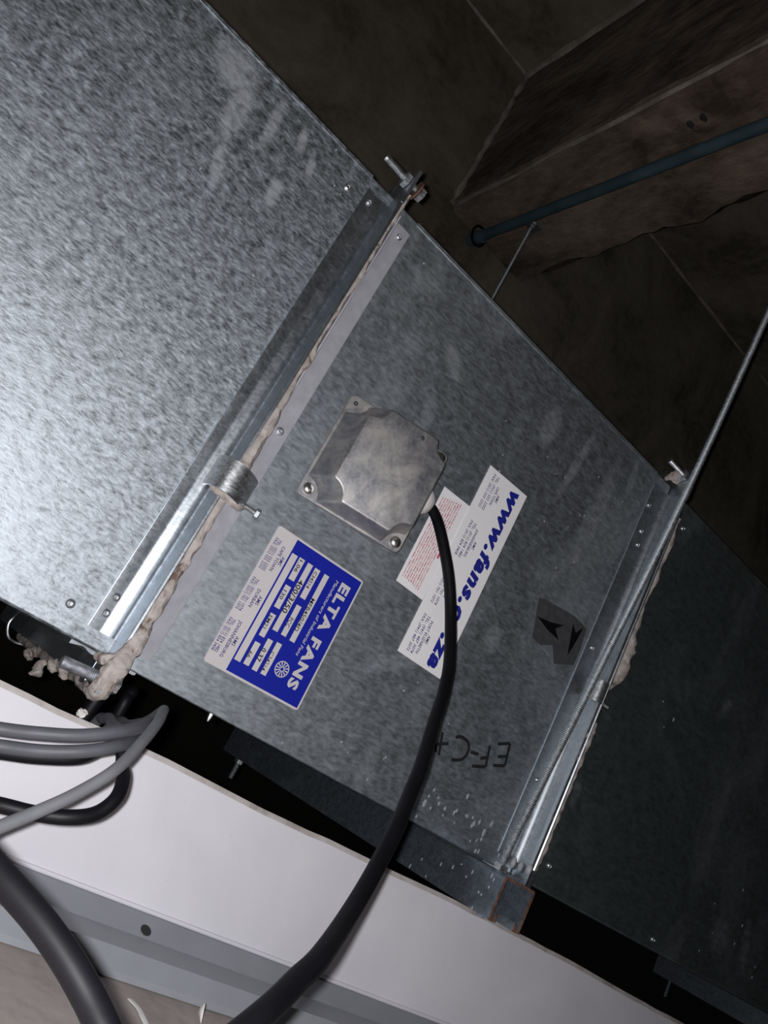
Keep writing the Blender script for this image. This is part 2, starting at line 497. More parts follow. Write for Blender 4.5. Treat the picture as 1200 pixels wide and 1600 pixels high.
# --- near duct section, left of the first joint
da = thing('duct_section', (-0.5, 0, 0), 'bright galvanised duct section filling the upper left, nearest the camera', 'duct', 'duct sections')
obj('duct_body', sheet_box(DX0, -0.0125), 'duct_a', da, bevel=0.0022)
PA = [(-.041, 0), (-.0412, .0034), (-.0405, .0036), (-.031, .0010), (-.029, .0011), (-.027, .0018), (-.0245, .0028), (-.0220, .0035), (-.0200, .0034), (-.0180, .0022), (-.0165, .0011),
      (-.0156, .0016), (-.0149, .0045), (-.0147, .0120), (-.0147, .0195), (-.0150, .0222), (-.0142, .0240), (-.0125, .0242), (-.0115, .0232), (-.0115, 0)]
for sd in ('front', 'bottom', 'top'):
    obj('flange_rail', rail(PA, sd), 'flange', da)
def corner_plate(x0, x1, top):
    s = 1 if not top else -1
    z0 = 0 if not top else H
    a = [(0.040, 0), (0.040, -.026), (-.0245, -.026), (-.0245, .0150), (0, .0150), (0, 0)]
    return MB().prism([(x0, y, z0 + s * z) for y, z in a], [(x1, y, z0 + s * z) for y, z in a])
for t in (False, True):
    obj('corner_plate', corner_plate(-.0145, -.0112, t), 'flange', da)
for (x, z) in ((-.0603, .0221), (-.0576, .4702)):
    rivet(da, x, z)
for (x, z) in ((-.0335, .0290), (-.0335, .0430), (-.0335, .4740)):
    rivet(da, x, z, .0034, -.0018)
rivet(da, -.30, .26); rivet(da, -.30, .03)
obj('folded_lip', MB().box((DX0, -.0008, .4966), (-.043, 0, .5004)), 'duct_a', da, bevel=.0003)
# corner bolts: long threaded stubs pointing back along the near duct
bt = obj('corner_bolt', thread((-.0095, -.013, -.0150), (-1, 0, -0.06), .036, .0050), 'strip', da)
obj('nut', MB().lathe((-.0035, -.013, -.0150), (1, 0, 0), [(0, .0062), (.0005, .0072), (.0055, .0072), (.006, .0062)], 6), 'zinc', da)
bt = obj('corner_bolt', thread((-.0035, -.013, .5150), (-1, 0.0, .03), .043, .0038), 'zinc', da)
obj('nut', MB().lathe((-.0150, -.013, .5150), (-1, 0, 0), [(0, .0070), (.0005, .0080), (.0055, .0080), (.006, .0068)], 6), 'zinc', da)
obj('nut', MB().lathe((-.0010, -.013, .5150), (1, 0, 0), [(0, .0066), (.0005, .0076), (.0055, .0076), (.006, .0064)], 6), 'zinc', da)
obj('rusty_washer', MB().lathe((-.0045, -.013, .5150), (1, 0, 0), [(0, .010), (.0022, .010)], 14), 'rust', da)
# mastic squeezed out of the joint, down the front, round the corner and under the duct
obj('mastic_bead', lumpy([(-.0078, -.0135, .505), (-.0080, -.0145, .44), (-.0080, -.0155, .36), (-.0078, -.016, .28), (-.0075, -.0190, .23), (-.0080, -.021, .195), (-.0075, -.0170, .15), (-.0070, -.0165, .11), (-.0070, -.018, .075), (-.0065, -.0195, .04), (-.0068, -.021, .018), (-.009, -.0225, .003), (-.010, -.022, -.012), (-.010, -.016, -.024), (-.0105, .0, -.0265), (-.010, .05, -.025), (-.010, .12, -.027), (-.010, .22, -.026), (-.010, .33, -.027)],
     [.0026, .0026, .0028, .0032, .0046, .0056, .0040, .0040, .0044, .0050, .0060, .0085, .0080, .0066, .0064, .005, .005, .0055, .005], 1.3, (1.0, 1.0), 0.3, k=16), 'mastic', da)
for (p, q, r) in (((-.012, .16, -.028), (-.020, .155, -.047), .0045), ((-.012, .21, -.028), (-.026, .20, -.036), .0045), ((-.014, .12, -.026), (-.018, .115, -.033), .0035), ((-.016, .07, -.025), (-.019, .068, -.031), .0035)):
    p, q = Vector(p), Vector(q)
    obj('mastic_lump', lumpy([p, p.lerp(q, .4) + Vector((-.002, 0, .001)), p.lerp(q, .7) + Vector((.002, 0, 0)), q], [r, r * 1.0, r * 1.3, r * .4], p.y * 50, jit=.4), 'mastic', da)
obj('corner_mastic', lumpy([(-.022, -.004, -.003), (-.017, -.014, -.001), (-.011, -.0215, .006), (-.0085, -.0225, .016)], [.004, .0075, .0075, .005], 6.6, jit=.35), 'mastic', da)
obj('wire_clip', MB().tube(spline([(-.030, .31, -.001), (-.034, .30, -.010), (-.035, .298, -.020), (-.028, .298, -.031), (-.018, .30, -.033), (-.008, .30, -.031)], 6), .0016, 8), 'zinc', da)

# --- fan casing between the two joints
fc = thing('fan_casing', (0.24, 0, 0), 'square galvanised fan casing carrying the terminal box and stickers, between two flanged joints', 'fan')
obj('casing_body', sheet_box(-.004, .4865), 'fan', fc, bevel=0.0016)
ED = [(-.004, 0), (-.004, .0125), (-.0025, .0130), (-.0018, .0115), (-.0012, .0035), (.0005, .0026), (.0165, .0026), (.0182, .0020), (.0186, 0)]
def front_strip(pf, z0, z1):
    return MB().prism([(x, -h, z0) for x, h in pf], [(x, -h, z1) for x, h in pf])
obj('edge_strip', front_strip(ED, .0124, .4814), 'pale_strip', fc)
obj('edge_strip', MB().prism([(x, .0145, -h) for x, h in ED], [(x, .48, -h) for x, h in ED]), 'pale_strip', fc)
PB = [(.4565, 0), (.4568, .0012), (.4700, .0016), (.4765, .0018), (.4800, .0026), (.4825, .0048), (.4842, .0066), (.4858, .0070), (.4866, .0090), (.4872, .0170), (.4868, .0195), (.4878, .0222), (.4890, .0225), (.4900, .0215), (.4900, 0)]
for sd in ('front', 'bottom', 'top'):
    obj('flange_rail', rail(PB, sd), 'flange_b', fc)
for t in (False, True):
    obj('corner_plate', corner_plate(.4870, .4900, t), 'flange', fc)
rivet(fc, .0095, .2360, .0040, -.0026, 'strip')
rivet(fc, .0095, .4700, .0034, -.0026, 'zinc')
for (x, z) in ((.4665, .4212), (.4700, .4040), (.4665, .2618), (.468, .10), (.4615, .4560)):
    rivet(fc, x, z, .0030, -.0014, 'zinc')
obj('corner_bolt', thread((.4920, -.0135, .5150), (-1, 0, .02), .040, .0036), 'zinc', fc)
obj('nut', MB().lathe((.4865, -.0135, .5150), (-1, 0, 0), [(0, .0066), (.0005, .0076), (.0055, .0076), (.006, .0064)], 6), 'zinc', fc)
obj('corner_mastic', lumpy([(.468, -.004, .500), (.474, -.006, .507), (.482, -.007, .512), (.485, -.004, .506)], [.0035, .0055, .0055, .004], 16.6, jit=.35), 'mastic', fc)
for (p, r) in (((.4780, -.006, .0125), .0042), ((.4835, -.012, .0118), .0036), ((.4862, -.022, .0135), .0040)):
    obj('weld_blob', MB().blob(p, (r * .8, r * .8, r * 1.5), 10, 7, .08), 'drip', fc)
obj('folded_lip', MB().box((.020, -.0008, .4962), (.455, 0, .5004)), 'fan', fc, bevel=.0003)
# drilled screw tip under the casing edge
obj('screw_tip', MB().lathe((.094, .012, .0), (0, -.1, -1), [(0, .0026), (.004, .0022), (.007, .0008)], 8), 'zinc', fc)

# --- far duct section, right of the second joint
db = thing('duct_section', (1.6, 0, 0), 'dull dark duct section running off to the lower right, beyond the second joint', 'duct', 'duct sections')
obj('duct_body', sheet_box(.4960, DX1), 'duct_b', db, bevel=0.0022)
PC = [(.4925, 0), (.4925, .0215), (.4935, .0228), (.4952, .0225), (.4958, .0200), (.4962, .0060), (.4980, .0030), (.5010, .0028), (.5045, .0060), (.5080, .0062), (.5110, .0020), (.5230, .0012), (.5230, 0)]
for sd in ('front', 'bottom', 'top'):
    obj('flange_rail', rail(PC, sd), 'flange', db)
for t in (False, True):
    obj('corner_plate', corner_plate(.4927, .4957, t), 'flange', db)
for (x, z) in ((.5342, .4682), (.5379, .0275), (.757, .012)):
    rivet(db, x, z, .0034)
obj('mastic_bead', lumpy([(.4985, -.018, .462), (.5000, -.018, .43), (.4995, -.018, .386), (.4985, -.018, .345), (.5000, -.018, .315), (.5030, -.019, .290), (.5075, -.018, .268), (.5075, -.017, .250), (.5040, -.015, .238), (.4970, -.0120, .220), (.4975, -.0180, .185), (.4980, -.0190, .160), (.4975, -.0190, .130), (.4975, -.0190, .095), (.4975, -.019, .06), (.4980, -.018, .03), (.4960, -.016, .012)],
     [.0030, .0055, .0052, .0040, .0050, .0068, .0085, .0085, .0050, .0030, .0035, .0050, .0046, .0040, .0044, .0050, .0035], 9.1, (1, .8), .25, k=9), 'mastic', db)

# dried drips and dust specks on the lower right of the casing and on the far duct
def specks(name, parent, spots, n, spread, seed, size=.0016, y=0.0, mat='drip'):
    rn = random.Random(seed)
    mb = MB()
    for i in range(n):
        c = spots[i % len(spots)]
        x = c[0] + rn.gauss(0, spread); z = c[1] + rn.gauss(0, spread * .8)
        if z < .004 or z > H - .004: continue
        s = size * rn.uniform(.35, 1.15)
        mb.blob((x, y, z), (s * rn.uniform(.6, 1.0), .0005, s * rn.uniform(.7, 1.7)), 7, 5)
    return obj(name, mb, mat, parent, kind='stuff')
specks('dried_drips', fc, [(.342, .0257), (.3643, .0256), (.3977, .0273), (.4241, .0259), (.4293, .0071), (.4389, .0082)], 34, .011, 3, .0024)
specks('dust_specks', fc, [(.30, .40), (.36, .30), (.25, .05), (.12, .02), (.06, .01), (.40, .44), (.30, .10)], 60, .05, 5, .0011)
specks('dust_specks', da, [(-.08, .45), (-.10, .30), (-.12, .15), (-.05, .03)], 40, .05, 8, .0011)
specks('dried_drips', db, [(.90, .05), (.92, .09), (.62, .25), (.98, .03)], 12, .03, 9, .0022)

# marker writing on the casing
def strokes(lines, r, y=-.0006):
    mb = MB()
    for s in lines:
        P = spline([(x, y, z) for x, z in s], 5) if len(s) > 2 else [Vector((x, y, z)) for x, z in s]
        mb.tube(P, r, 6, (1, 1), (0, 1, 0))
    for v in mb.v:
        v.y = -.0004 + (v.y - y) * .12
    return mb
obj('marker_writing', strokes([[(0.4109, 0.1173), (0.4168, 0.0942)], [(0.4109, 0.1173), (0.3950, 0.1097)], [(0.4141, 0.1040), (0.4026, 0.0985)], [(0.4168, 0.0942), (0.4012, 0.0882)],
    [(0.3860, 0.1037), (0.3926, 0.0826)], [(0.3926, 0.0826), (0.3751, 0.0763)], [(0.3899, 0.0922), (0.3811, 0.0872)], [(0.3765, 0.0900), (0.3655, 0.0875)],
    [(0.3464, 0.0709), (0.3580, 0.0759), (0.3622, 0.0849), (0.3582, 0.0937), (0.3468, 0.0957), (0.3392, 0.0923)], [(0.3210, 0.0895), (0.3290, 0.0680)], [(0.3340, 0.0830), (0.3215, 0.0760), (0.3240, 0.0692)]], .0019), 'ink_black', fc, smooth=0, label='black marker writing EF-C4, upside down')
# dark sprayed patch with two sharp black marks
def flat_poly(pts, y, t=.0002):
    return MB().prism([(x, y, z) for x, z in pts], [(x, y - t, z) for x, z in pts])
obj('stencil_patch', flat_poly([(0.3635, 0.2694), (0.3707, 0.2727), (0.4235, 0.2794), (0.4476, 0.2768), (0.4513, 0.2555), (0.4516, 0.2320), (0.4229, 0.2188), (0.4099, 0.2353), (0.3934, 0.2266), (0.3778, 0.2278), (0.3704, 0.2499)], -.0002), 'stencil', fc, smooth=0, label='dark oversprayed patch on the casing')
for pts in ([(0.3721, 0.2509), (0.3934, 0.2554), (0.4129, 0.2620), (0.4034, 0.2528), (0.4147, 0.2443), (0.3937, 0.2459)], [(0.4254, 0.2709), (0.4347, 0.2640), (0.4422, 0.2755), (0.4410, 0.2600), (0.4368, 0.2361), (0.4302, 0.2558)]):
    obj('stencil_mark', flat_poly(pts, -.0005), 'stencil_black', fc, smooth=0, label='sharp black arrow-like mark')

# ------------------------------------------------------------------ lettering
def lettering(name, lines, mat, parent, y, shear=0.0, label=None):
    """lines: (text, z of first letter, baseline x, length along -Z, cap height, boldness); reads downwards, tops towards +X"""
    mb = MB()
    for txt, z0, x0, length, cap, bold in lines:
        cu = bpy.data.curves.new('t', 'FONT')
        cu.body = txt
        cu.size = 1.0
        cu.resolution_u = 2
        cu.offset = bold
        cu.shear = shear
        cu.space_character = 1.0 + bold * 3.0
        ob = bpy.data.objects.new('t', cu)
        COL.objects.link(ob)
        dg = bpy.context.evaluated_depsgraph_get()
        me = bpy.data.meshes.new_from_object(ob.evaluated_get(dg))
        xs = [v.co.x for v in me.vertices]
        if xs:
            lo, hi = min(xs), max(xs)
            k = length / (hi - lo)
            q = cap / 0.70
            mb.add([(x0 + v.co.y * q, y, z0 - (v.co.x - lo) * k) for v in me.vertices], [tuple(p.vertices) for p in me.polygons])
        bpy.data.objects.remove(ob, do_unlink=True)
        bpy.data.curves.remove(cu)
        bpy.data.meshes.remove(me)
    o = obj(name, mb, mat, parent, smooth=0, label=label)
    return o

# rating plate -------------------------------------------------------
def rounded(x0, x1, z0, z1, r, n=5):
    pts = []
    for cx, cz, a in ((x1 - r, z1 - r, 0), (x0 + r, z1 - r, 90), (x0 + r, z0 + r, 180), (x1 - r, z0 + r, 270)):
        for i in range(n + 1):
            t = math.radians(a + 90 * i / n)
            pts.append((cx + r * math.cos(t), cz + r * math.sin(t)))
    return pts
rp = thing('rating_plate', (.107, 0, .0345), 'blue and white fan rating plate stuck beside the first joint, below the terminal box', 'label')
def skew(pts):      # the plate is stuck on very slightly crooked
    return [(x + (.1677 - z) * .018, z + (x - .055) * .022) for x, z in pts]
obj('plate_base', flat_poly(skew(rounded(.0550, .1578, .0345, .1672, .0028)), 0, .0008), 'plate_white', rp, smooth=0)
obj('blue_field', flat_poly(skew([(.0772, .0365), (.1560, .0365), (.1560, .1652), (.0772, .1652)]), -.0008, .00015), 'plate_blue', rp, smooth=0)
BOX = [(.0788, .0852, .1525, .0475), (.0873, .0935, .1530, .1312), (.0880, .0940, .1255, .1035), (.0884, .0942, .0975, .0755), (.0884, .0942, .0695, .0480),
       (.0972, .1030, .1530, .0855), (.0980, .1036, .0770, .0472), (.1060, .1120, .1527, .1226), (.1070, .1124, .1155, .0855), (.1074, .1130, .0782, .0476), (.1172, .1228, .1527, .0848)]
for x0, x1, z1, z0 in BOX:
    obj('entry_box', flat_poly(skew([(x0, z0), (x1, z0), (x1, z1), (x0, z1)]), -.00095, .0001), 'plate_white', rp, smooth=0)
Y1 = -.00112
lettering('title_lettering', [('ELTA FANS', .1570, .1382, .1065, .0100, .045)], 'plate_white', rp, Y1, 0.0, 'white lettering ELTA FANS')
lettering('subtitle_lettering', [('Manufacturers of Industrial Fans', .1555, .1312, .0775, .0034, .006)], 'plate_white', rp, Y1, .2)
lettering('typed_entries', [('1.06', .1520, .0888, .0120, .0034,.016), ('130', .1215, .0896, .0090, .0034,.016), ('EM21', .0960, .0896, .0125, .0034, .012),
    ('66', .0610, .0898, .0060, .0036,.016), ('400/3/50', .1370, .0980, .0330, .0052, .020), ('0.37', .0690, .0990, .0125, .0048, .02),
    ('C34214', .1510, .1072, .0170, .0034,.016), ('FCC', .1040, .1082, .0090, .0040,.016), ('C34214', .0700, .1084, .0180, .0038, .004), ('MFB450/4D', .1290, .1178, .0330, .0040, .012)], 'ink_black', rp, Y1)
addr = []
for (cz, city, ln, tel, fax) in ((.1410, 'CAPE TOWN', .0247, 'TEL: (021) 555 2202', 'FAX: (021) 555 2252'), (.1010, 'DURBAN', .0172, 'TEL: (031) 701 1074', 'FAX: (031) 701 1073'), (.0612, 'JOHANNESBURG', .0340, 'TEL: (011) 824 1482', 'FAX: (011) 824 3408')):
    addr += [('AMS', cz + .0045, .0722, .0088, .0034, .012), (city, cz + ln / 2, .0678, ln, .0032, .018), (tel, cz + .0155, .0616, .0312, .0030, .016), (fax, cz + .0155, .0580, .0312, .0030, .016)]
lettering('address_lettering', addr, 'ink_navy', rp, -.00095)
# fan emblem: ring with twelve blades
mb = MB()
cx, cz = .1262, .0612
for i in range(24):
    a0, a1 = math.radians(15 * i), math.radians(15 * i + 15)
    mb.add([(cx + r * math.cos(a), Y1, cz + r * math.sin(a)) for r, a in ((.0064, a0), (.0073, a0), (.0073, a1), (.0064, a1))], [(0, 1, 2, 3)])
for i in range(12):
    a = math.radians(30 * i)
    d, e = Vector((math.cos(a), 0, math.sin(a))), Vector((-math.sin(a), 0, math.cos(a)))
    c = Vector((cx, Y1, cz))
    mb.add([c + d * .0022 - e * .0003, c + d * .0066 - e * .0007, c + d * .0066 + e * .0007, c + d * .0022 + e * .0003], [(0, 1, 2, 3)])
for i in range(12):
    a0, a1 = math.radians(30 * i), math.radians(30 * i + 30)
    mb.add([(cx + r * math.cos(a), Y1, cz + r * math.sin(a)) for r, a in ((.0016, a0), (.0024, a0), (.0024, a1), (.0016, a1))], [(0, 1, 2, 3)])
obj('fan_emblem', mb, 'plate_white', rp, smooth=0, label='white emblem of a twelve-bladed fan wheel')

# web sticker ---------------------------------------------------------
ws = thing('web_sticker', (.258, 0, .1328), 'long white sticker with the bold blue web address, crossed by the black cable', 'label')
obj('sticker_base', flat_poly([(.2276, .1328), (.2886, .1328), (.2878, .3530), (.2270, .3520)], -.0003, .0004), 'sticker', ws, smooth=0)
lettering('web_address', [('www.fans.co.za', .3480, .2662, .2115, .0158, .055)], 'ink_blue', ws, -.0009, .22, 'bold blue italic www.fans.co.za')
addr = []
for (cz, city, ln, tel, fax) in ((.3270, 'CAPE TOWN', .0220, 'TEL: (021) 555 2202', 'FAX: (021) 555 2252'), (.2690, 'JOHANNESBURG', .0330, 'TEL: (011) 824 1482', 'FAX: (011) 824 3408'), (.2130, 'DURBAN', .0180, 'TEL: (031) 701 1074', 'FAX: (031) 701 1073'), (.1590, 'PORT ELIZABETH', .0360, 'TEL: (041) 487 3074', 'FAX: (041) 487 3073')):
    addr += [('AMS', cz + .0045, .2520, .0095, .0036, .012), (city, cz + ln / 2, .2470, ln, .0034, .018), (tel, cz + .0205, .2412, .0410, .0034, .014), (fax, cz + .0205, .2358, .0410, .0034, .014)]
lettering('address_lettering', addr, 'ink_navy', ws, -.0009, .15)

# red warning sticker: rows of fine print too small to read ----------
rs = thing('warning_sticker', (.208, 0, .189), 'small white sticker of fine red print, half hidden behind the black cable', 'label')
obj('sticker_base', flat_poly([(.1894, .1893), (.2272, .1888), (.2274, .3002), (.1890, .2990)], 0, .0003), 'sticker', rs, smooth=0)
mb = MB()
rn = random.Random(4)
for k in range(9):
    x = .1925 + k * .0029
    z, zend = .2890 + .0008 * k, .1975 - .0004 * k
    while z > zend:
        wl = rn.uniform(.0018, .0085)
        zz = z
        while zz > max(z - wl, zend):       # strokes of unreadably small letters
            s = rn.uniform(.00035, .0006)
            hgt = rn.choice((.0011, .0014, .0018))
            mb.add([(x, -.0005, zz), (x + hgt, -.0005, zz - .0003), (x + hgt, -.0005, zz - .0003 - s), (x, -.0005, zz - s)], [(0, 1, 2, 3)])
            if rn.random() < .7:
                mb.add([(x + hgt * .4, -.0005, zz), (x + hgt * .7, -.0005, zz), (x + hgt * .7, -.0005, zz - .0011), (x + hgt * .4, -.0005, zz - .0011)], [(0, 1, 2, 3)])
            zz -= .00105
        z -= wl + .0011
for z0, z1 in ((.2480, .2330),):
    mb.add([(.2190, -.0005, z0), (.2215, -.0005, z0), (.2215, -.0005, z1), (.2190, -.0005, z1)], [(0, 1, 2, 3)])
obj('fine_print', mb, 'ink_red', rs, smooth=0, kind='stuff')

# ------------------------------------------------------------------ terminal box (tilted out of the casing on its right)
TH = math.radians(17.3)
TO = Vector((.0496, -.0040, .1983))
TA, TB, TN = Vector((math.cos(TH), -math.sin(TH), 0)), Vector((0, 0, 1)), Vector((-math.sin(TH), -math.cos(TH), 0))
def tb(a, b, h):
    return TO + TA * a + TB * b + TN * h
box = thing('terminal_box', (.10, 0, .1983), 'die-cast aluminium terminal box with a raised lid, screwed to the fan casing', 'box')
# body between casing and lid flange
lo = [(.0045, .006), (.104, .006), (.104, .104), (.0045, .104)]
A = [Vector((tb(a, b, 0).x, 0.0, tb(a, b, 0).z)) for a, b in lo]
obj('box_body', MB().prism(A, [tb(a, b, -.0002) for a, b in lo]), 'cast', box, bevel=.001)
fl_pts = rounded(0, .110, 0, .111, .006)
obj('lid_flange', MB().prism([tb(a, b, 0) for a, b in fl_pts], [tb(a, b, .0036) for a, b in fl_pts]), 'cast', box, bevel=.0009)
# raised lid: outline with scooped corners, lofted from base to top
def outline(l, r, b, t, s, f=.0035, n=6, e=5):
    """l, r, b, t edges; concave scoops of radius s at the four corners with small convex fillets f"""
    pts = []
    corners = ((l, b, 90), (r, b, 180), (r, t, 270), (l, t, 0))
    for k, (cx, cy, a0) in enumerate(corners):
        arc = []
        for i in range(n + 1):
            q = math.radians(a0 - 8 - 74 * i / n)
            arc.append(Vector((cx + s * math.cos(q), cy + s * math.sin(q))))
        q0, q1 = math.radians(a0), math.radians(a0 - 90)
        d0, d1 = Vector((math.cos(q0), math.sin(q0))), Vector((math.cos(q1), math.sin(q1)))
        c = Vector((cx, cy))
        pts += [c + d0 * (s + f), c + d0 * (s + f * .35) + (arc[0] - c - d0 * s) * .12] + arc + [c + d1 * (s + f * .35) + (arc[-1] - c - d1 * s) * .12, c + d1 * (s + f)]
        nx = corners[(k + 1) % 4]
        p, q = c + d1 * (s + f), Vector((nx[0], nx[1])) - d1 * (s + f)
        for i in range(1, e):
            pts.append(p.lerp(q, i / e))
    return [tuple(p) for p in pts]
def mixo(o1, o2, t):
    return [(a[0] + (b[0] - a[0]) * t, a[1] + (b[1] - a[1]) * t) for a, b in zip(o1, o2)]
base_o = outline(.0030, .1080, .0022, .1085, .0170)
top_o = outline(.0200, .1045, .0060, .1070, .0160)
in_o = [(.0625 + (a - .0625) * .955, .0565 + (b - .0565) * .955) for a, b in top_o]
HL = .030
rings = [[tb(a, b, .0032) for a, b in base_o], [tb(a, b, .0050) for a, b in mixo(base_o, top_o, .08)]]
for t in (.3, .55, .8, .93):
    rings.append([tb(a, b, .005 + (HL - .006) * t) for a, b in mixo(base_o, top_o, .08 + .92 * t)])
rings.append([tb(a, b, HL - .0010) for a, b in mixo(top_o, in_o, .18)])
rings.append([tb(a, b, HL - .0002) for a, b in mixo(top_o, in_o, .55)])
rings.append([tb(a, b, HL) for a, b in in_o])
obj('raised_lid', MB().rings(rings), 'cast', box, smooth=50)
for (a, b) in ((.0090, .0090), (.1022, .0088), (.1022, .1030)):
    s = obj('lid_screw', MB().lathe(tb(a, b, .0034), TN, [(0, .0056), (.0012, .0056), (.0028, .0046), (.0036, .0028), (.0038, .0006)], 18), 'screw', box)
    for d, e in ((TA, TB), (TB, TA)):
        c = tb(a, b, .00705)
        obj('cross_slot', MB().prism([c + d * u * .0024 + e * w * .0004 for u, w in ((-1, -1), (1, -1), (1, 1), (-1, 1))], [c + d * u * .0024 + e * w * .0004 + TN * .0003 for u, w in ((-1, -1), (1, -1), (1, 1), (-1, 1))]), 'hole', s)
obj('screw_hole', MB().lathe(tb(.0075, .1030, .0032), TN, [(0, .0022), (.0006, .0022), (.0008, .0016), (.0002, .0004)], 12), 'hole', box)
obj('stain_spot', MB().blob(tb(.0735, .0985, HL), (.0030, .0008, .0024), 10, 6), 'stencil', box, label='small dark paint spot on the lid')
obj('cable_gland', MB().lathe((.1400, -.0185, .2640), (1, -.12, -.05), [(0, .0125), (.012, .0125), (.0125, .0145), (.0215, .0145), (.0255, .0130), (.0300, .0095), (.0315, .0060)], 22), 'white_plastic', box)

# ------------------------------------------------------------------ flange clamps
def clamp(loc, label, flip, zc, half, xc, sc=1.0, skewz=.0):
    c = thing('flange_clamp', loc, label, 'clamp', 'flange clamps')
    arc = [(-.0195, .010), (-.0192, .019), (-.0172, .0265), (-.0125, .0325), (-.006, .0350), (.001, .0345), (.0090, .0310), (.0160, .0245), (.0192, .0180)]
    P = [p.xy for p in spline([(a, b, 0) for a, b in arc], 3)]
    out, inn = [], []
    for i, p in enumerate(P):
        t = (P[min(i + 1, len(P) - 1)] - P[max(i - 1, 0)]).normalized()
        nrm = Vector((-t.y, t.x))
        out.append(p + nrm * 0.0); inn.append(p - nrm * .0022)
    loop = out + inn[::-1]
    A = [(xc + p.x * sc, -p.y * sc, zc - half + skewz * p.x) for p in loop]
    B = [(xc + p.x * sc, -p.y * sc, zc + half + skewz * p.x) for p in loop]
    obj('clamp_cap', MB().prism(A, B), 'zinc', c, smooth=40)
    return c
c1 = clamp((-.008, -.02, .154), 'curved zinc clamp with a small bolt, on the first joint above the rating plate', False, .1680, .0140, -.0075, 1.0, -.08)
sc = obj('clamp_bolt', thread((-.004, -.0165, .1590), (1, -.25, -.05), .030, .0026), 'zinc', c1)
obj('bolt_head', MB().lathe((.0210, -.0228, .1578), (1, -.25, -.05), [(0, .0042), (.0004, .0050), (.0034, .0050), (.0038, .0042)], 6), 'rod', sc)
obj('clamp_mastic', lumpy([(-.022, -.018, .1565), (-.014, -.027, .1545), (-.005, -.028, .1530), (.004, -.026, .1535), (.010, -.020, .1560)], [.003, .0038, .0042, .0036, .0024], 3.3, jit=.4), 'mastic', c1)
c2 = clamp((.4915, -.02, .205), 'small zinc clamp on the second joint, behind the long threaded rod', False, .2190, .0125, .4910, .66)
sc = obj('clamp_bolt', thread((.495, -.010, .2130), (1, -.1, -.05), .022, .0024), 'zinc', c2)

# ------------------------------------------------------------------ hangers: strut channels, threaded rods
def strut(name, x0, y0, y1, label, group):
    s = thing(name, (x0 + .023, y0, -.045), label, 'strut', group)
    wd_, hh, t = .046, .0425, .0025
    zt = -.0025
    if True:
        prof = [(0, -hh), (0, -.002), (.002, 0), (wd_ - .002, 0), (wd_, -.002), (wd_, -hh), (wd_ - .0095, -hh), (wd_ - .0095, -hh + .008), (wd_ - .0095 + t, -hh + .008), (wd_ - .0095 + t, -hh + t),
                (wd_ - t, -hh + t), (wd_ - t, -t), (t, -t), (t, -hh + t), (.0095 - t, -hh + t), (.0095 - t, -hh + .008), (.0095, -hh + .008), (.0095, -hh)]
    obj('channel', MB().prism([(x0 + x, y0 + .0012, zt + z) for x, z in prof], [(x0 + x, y1, zt + z) for x, z in prof]), 'strut', s, smooth=20)
    obj('sawn_end', MB().prism([(x0 + x, y0, zt + z) for x, z in prof], [(x0 + x, y0 + .0012, zt + z) for x, z in prof]), 'rust', s, smooth=0, label='rusty sawn end of the channel')
    return s
s1 = strut('strut_channel', .4185, -.060, .606, 'steel strut channel with a rusty sawn end, passing under the fan casing', 'trapeze struts')
specks_mb = MB()
rn = random.Random(12)
for i in range(14):
    specks_mb.blob((.4185, -.055 + rn.random() * .14, -.044 + rn.random() * .036), (.0005, .0012, rn.uniform(.001, .003)), 6, 5)
obj('dried_drips', specks_mb, 'drip', s1, kind='stuff')
s2 = strut('strut_channel', 1.715, -.060, .61, 'distant dark strut channel under the far duct at the lower right', 'trapeze struts')

def rod(path, r, label, nuts=()):
    P = [Vector(p) for p in path]
    t = thing('threaded_rod', P[0], label, 'rod', 'threaded hanger rods')
    pts, rr = [], []
    Q = spline(P, 10)
    L = sum((Q[i + 1] - Q[i]).length for i in range(len(Q) - 1))
    n = int(L / .0010)
    # resample evenly
    acc = [0]
    for i in range(len(Q) - 1): acc.append(acc[-1] + (Q[i + 1] - Q[i]).length)
    k = 0
    for i in range(n + 1):
        s = L * i / n
        while k < len(Q) - 2 and acc[k + 1] < s: k += 1
        u = (s - acc[k]) / max(acc[k + 1] - acc[k], 1e-9)
        pts.append(Q[k].lerp(Q[k + 1], u)); rr.append(r if i % 2 else r * .88)
    obj('rod_shaft', MB().tube(pts, rr, 10), 'rod', t)
    for (p, d) in nuts:
        obj('nut', MB().lathe(p, d, [(0, r * 1.6), (.0006, r * 1.85), (r * 1.6, r * 1.85), (r * 1.7, r * 1.6)], 6), 'zinc', t)
    return t
near = rod([(.4275, -.040, -.047), (.4279, -.040, .02), (.4460, -.040, .21), (.4690, -.040, .465), (.4850, -.040, .775), (.5000, -.040, 1.158)], .0043,
    'long near threaded rod rising past the second joint to the upper right', [((.4275, -.040, -.0020), (0.05, 0, 1))])
far = rod([(.4420, .580, -.078), (.4420, .580, .3), (.4420, .580, 1.158)], .0042, 'short visible threaded rod behind the duct, hanging from the beam', [((.4420, .580, -.0020), (0, 0, 1)), ((.4420, .580, 1.142), (0, 0, 1)), ((.4420, .580, -.053), (0, 0, 1))])
obj('top_bracket', MB().box((.424, .566, 1.1515), (.460, .594, 1.1585)), 'zinc', far, bevel=.001)
far2 = rod([(1.745, .580, -.082), (1.745, .580, .3), (1.745, .580, 1.58)], .0042, 'thin rod end poking below the distant strut at the lower right', [])

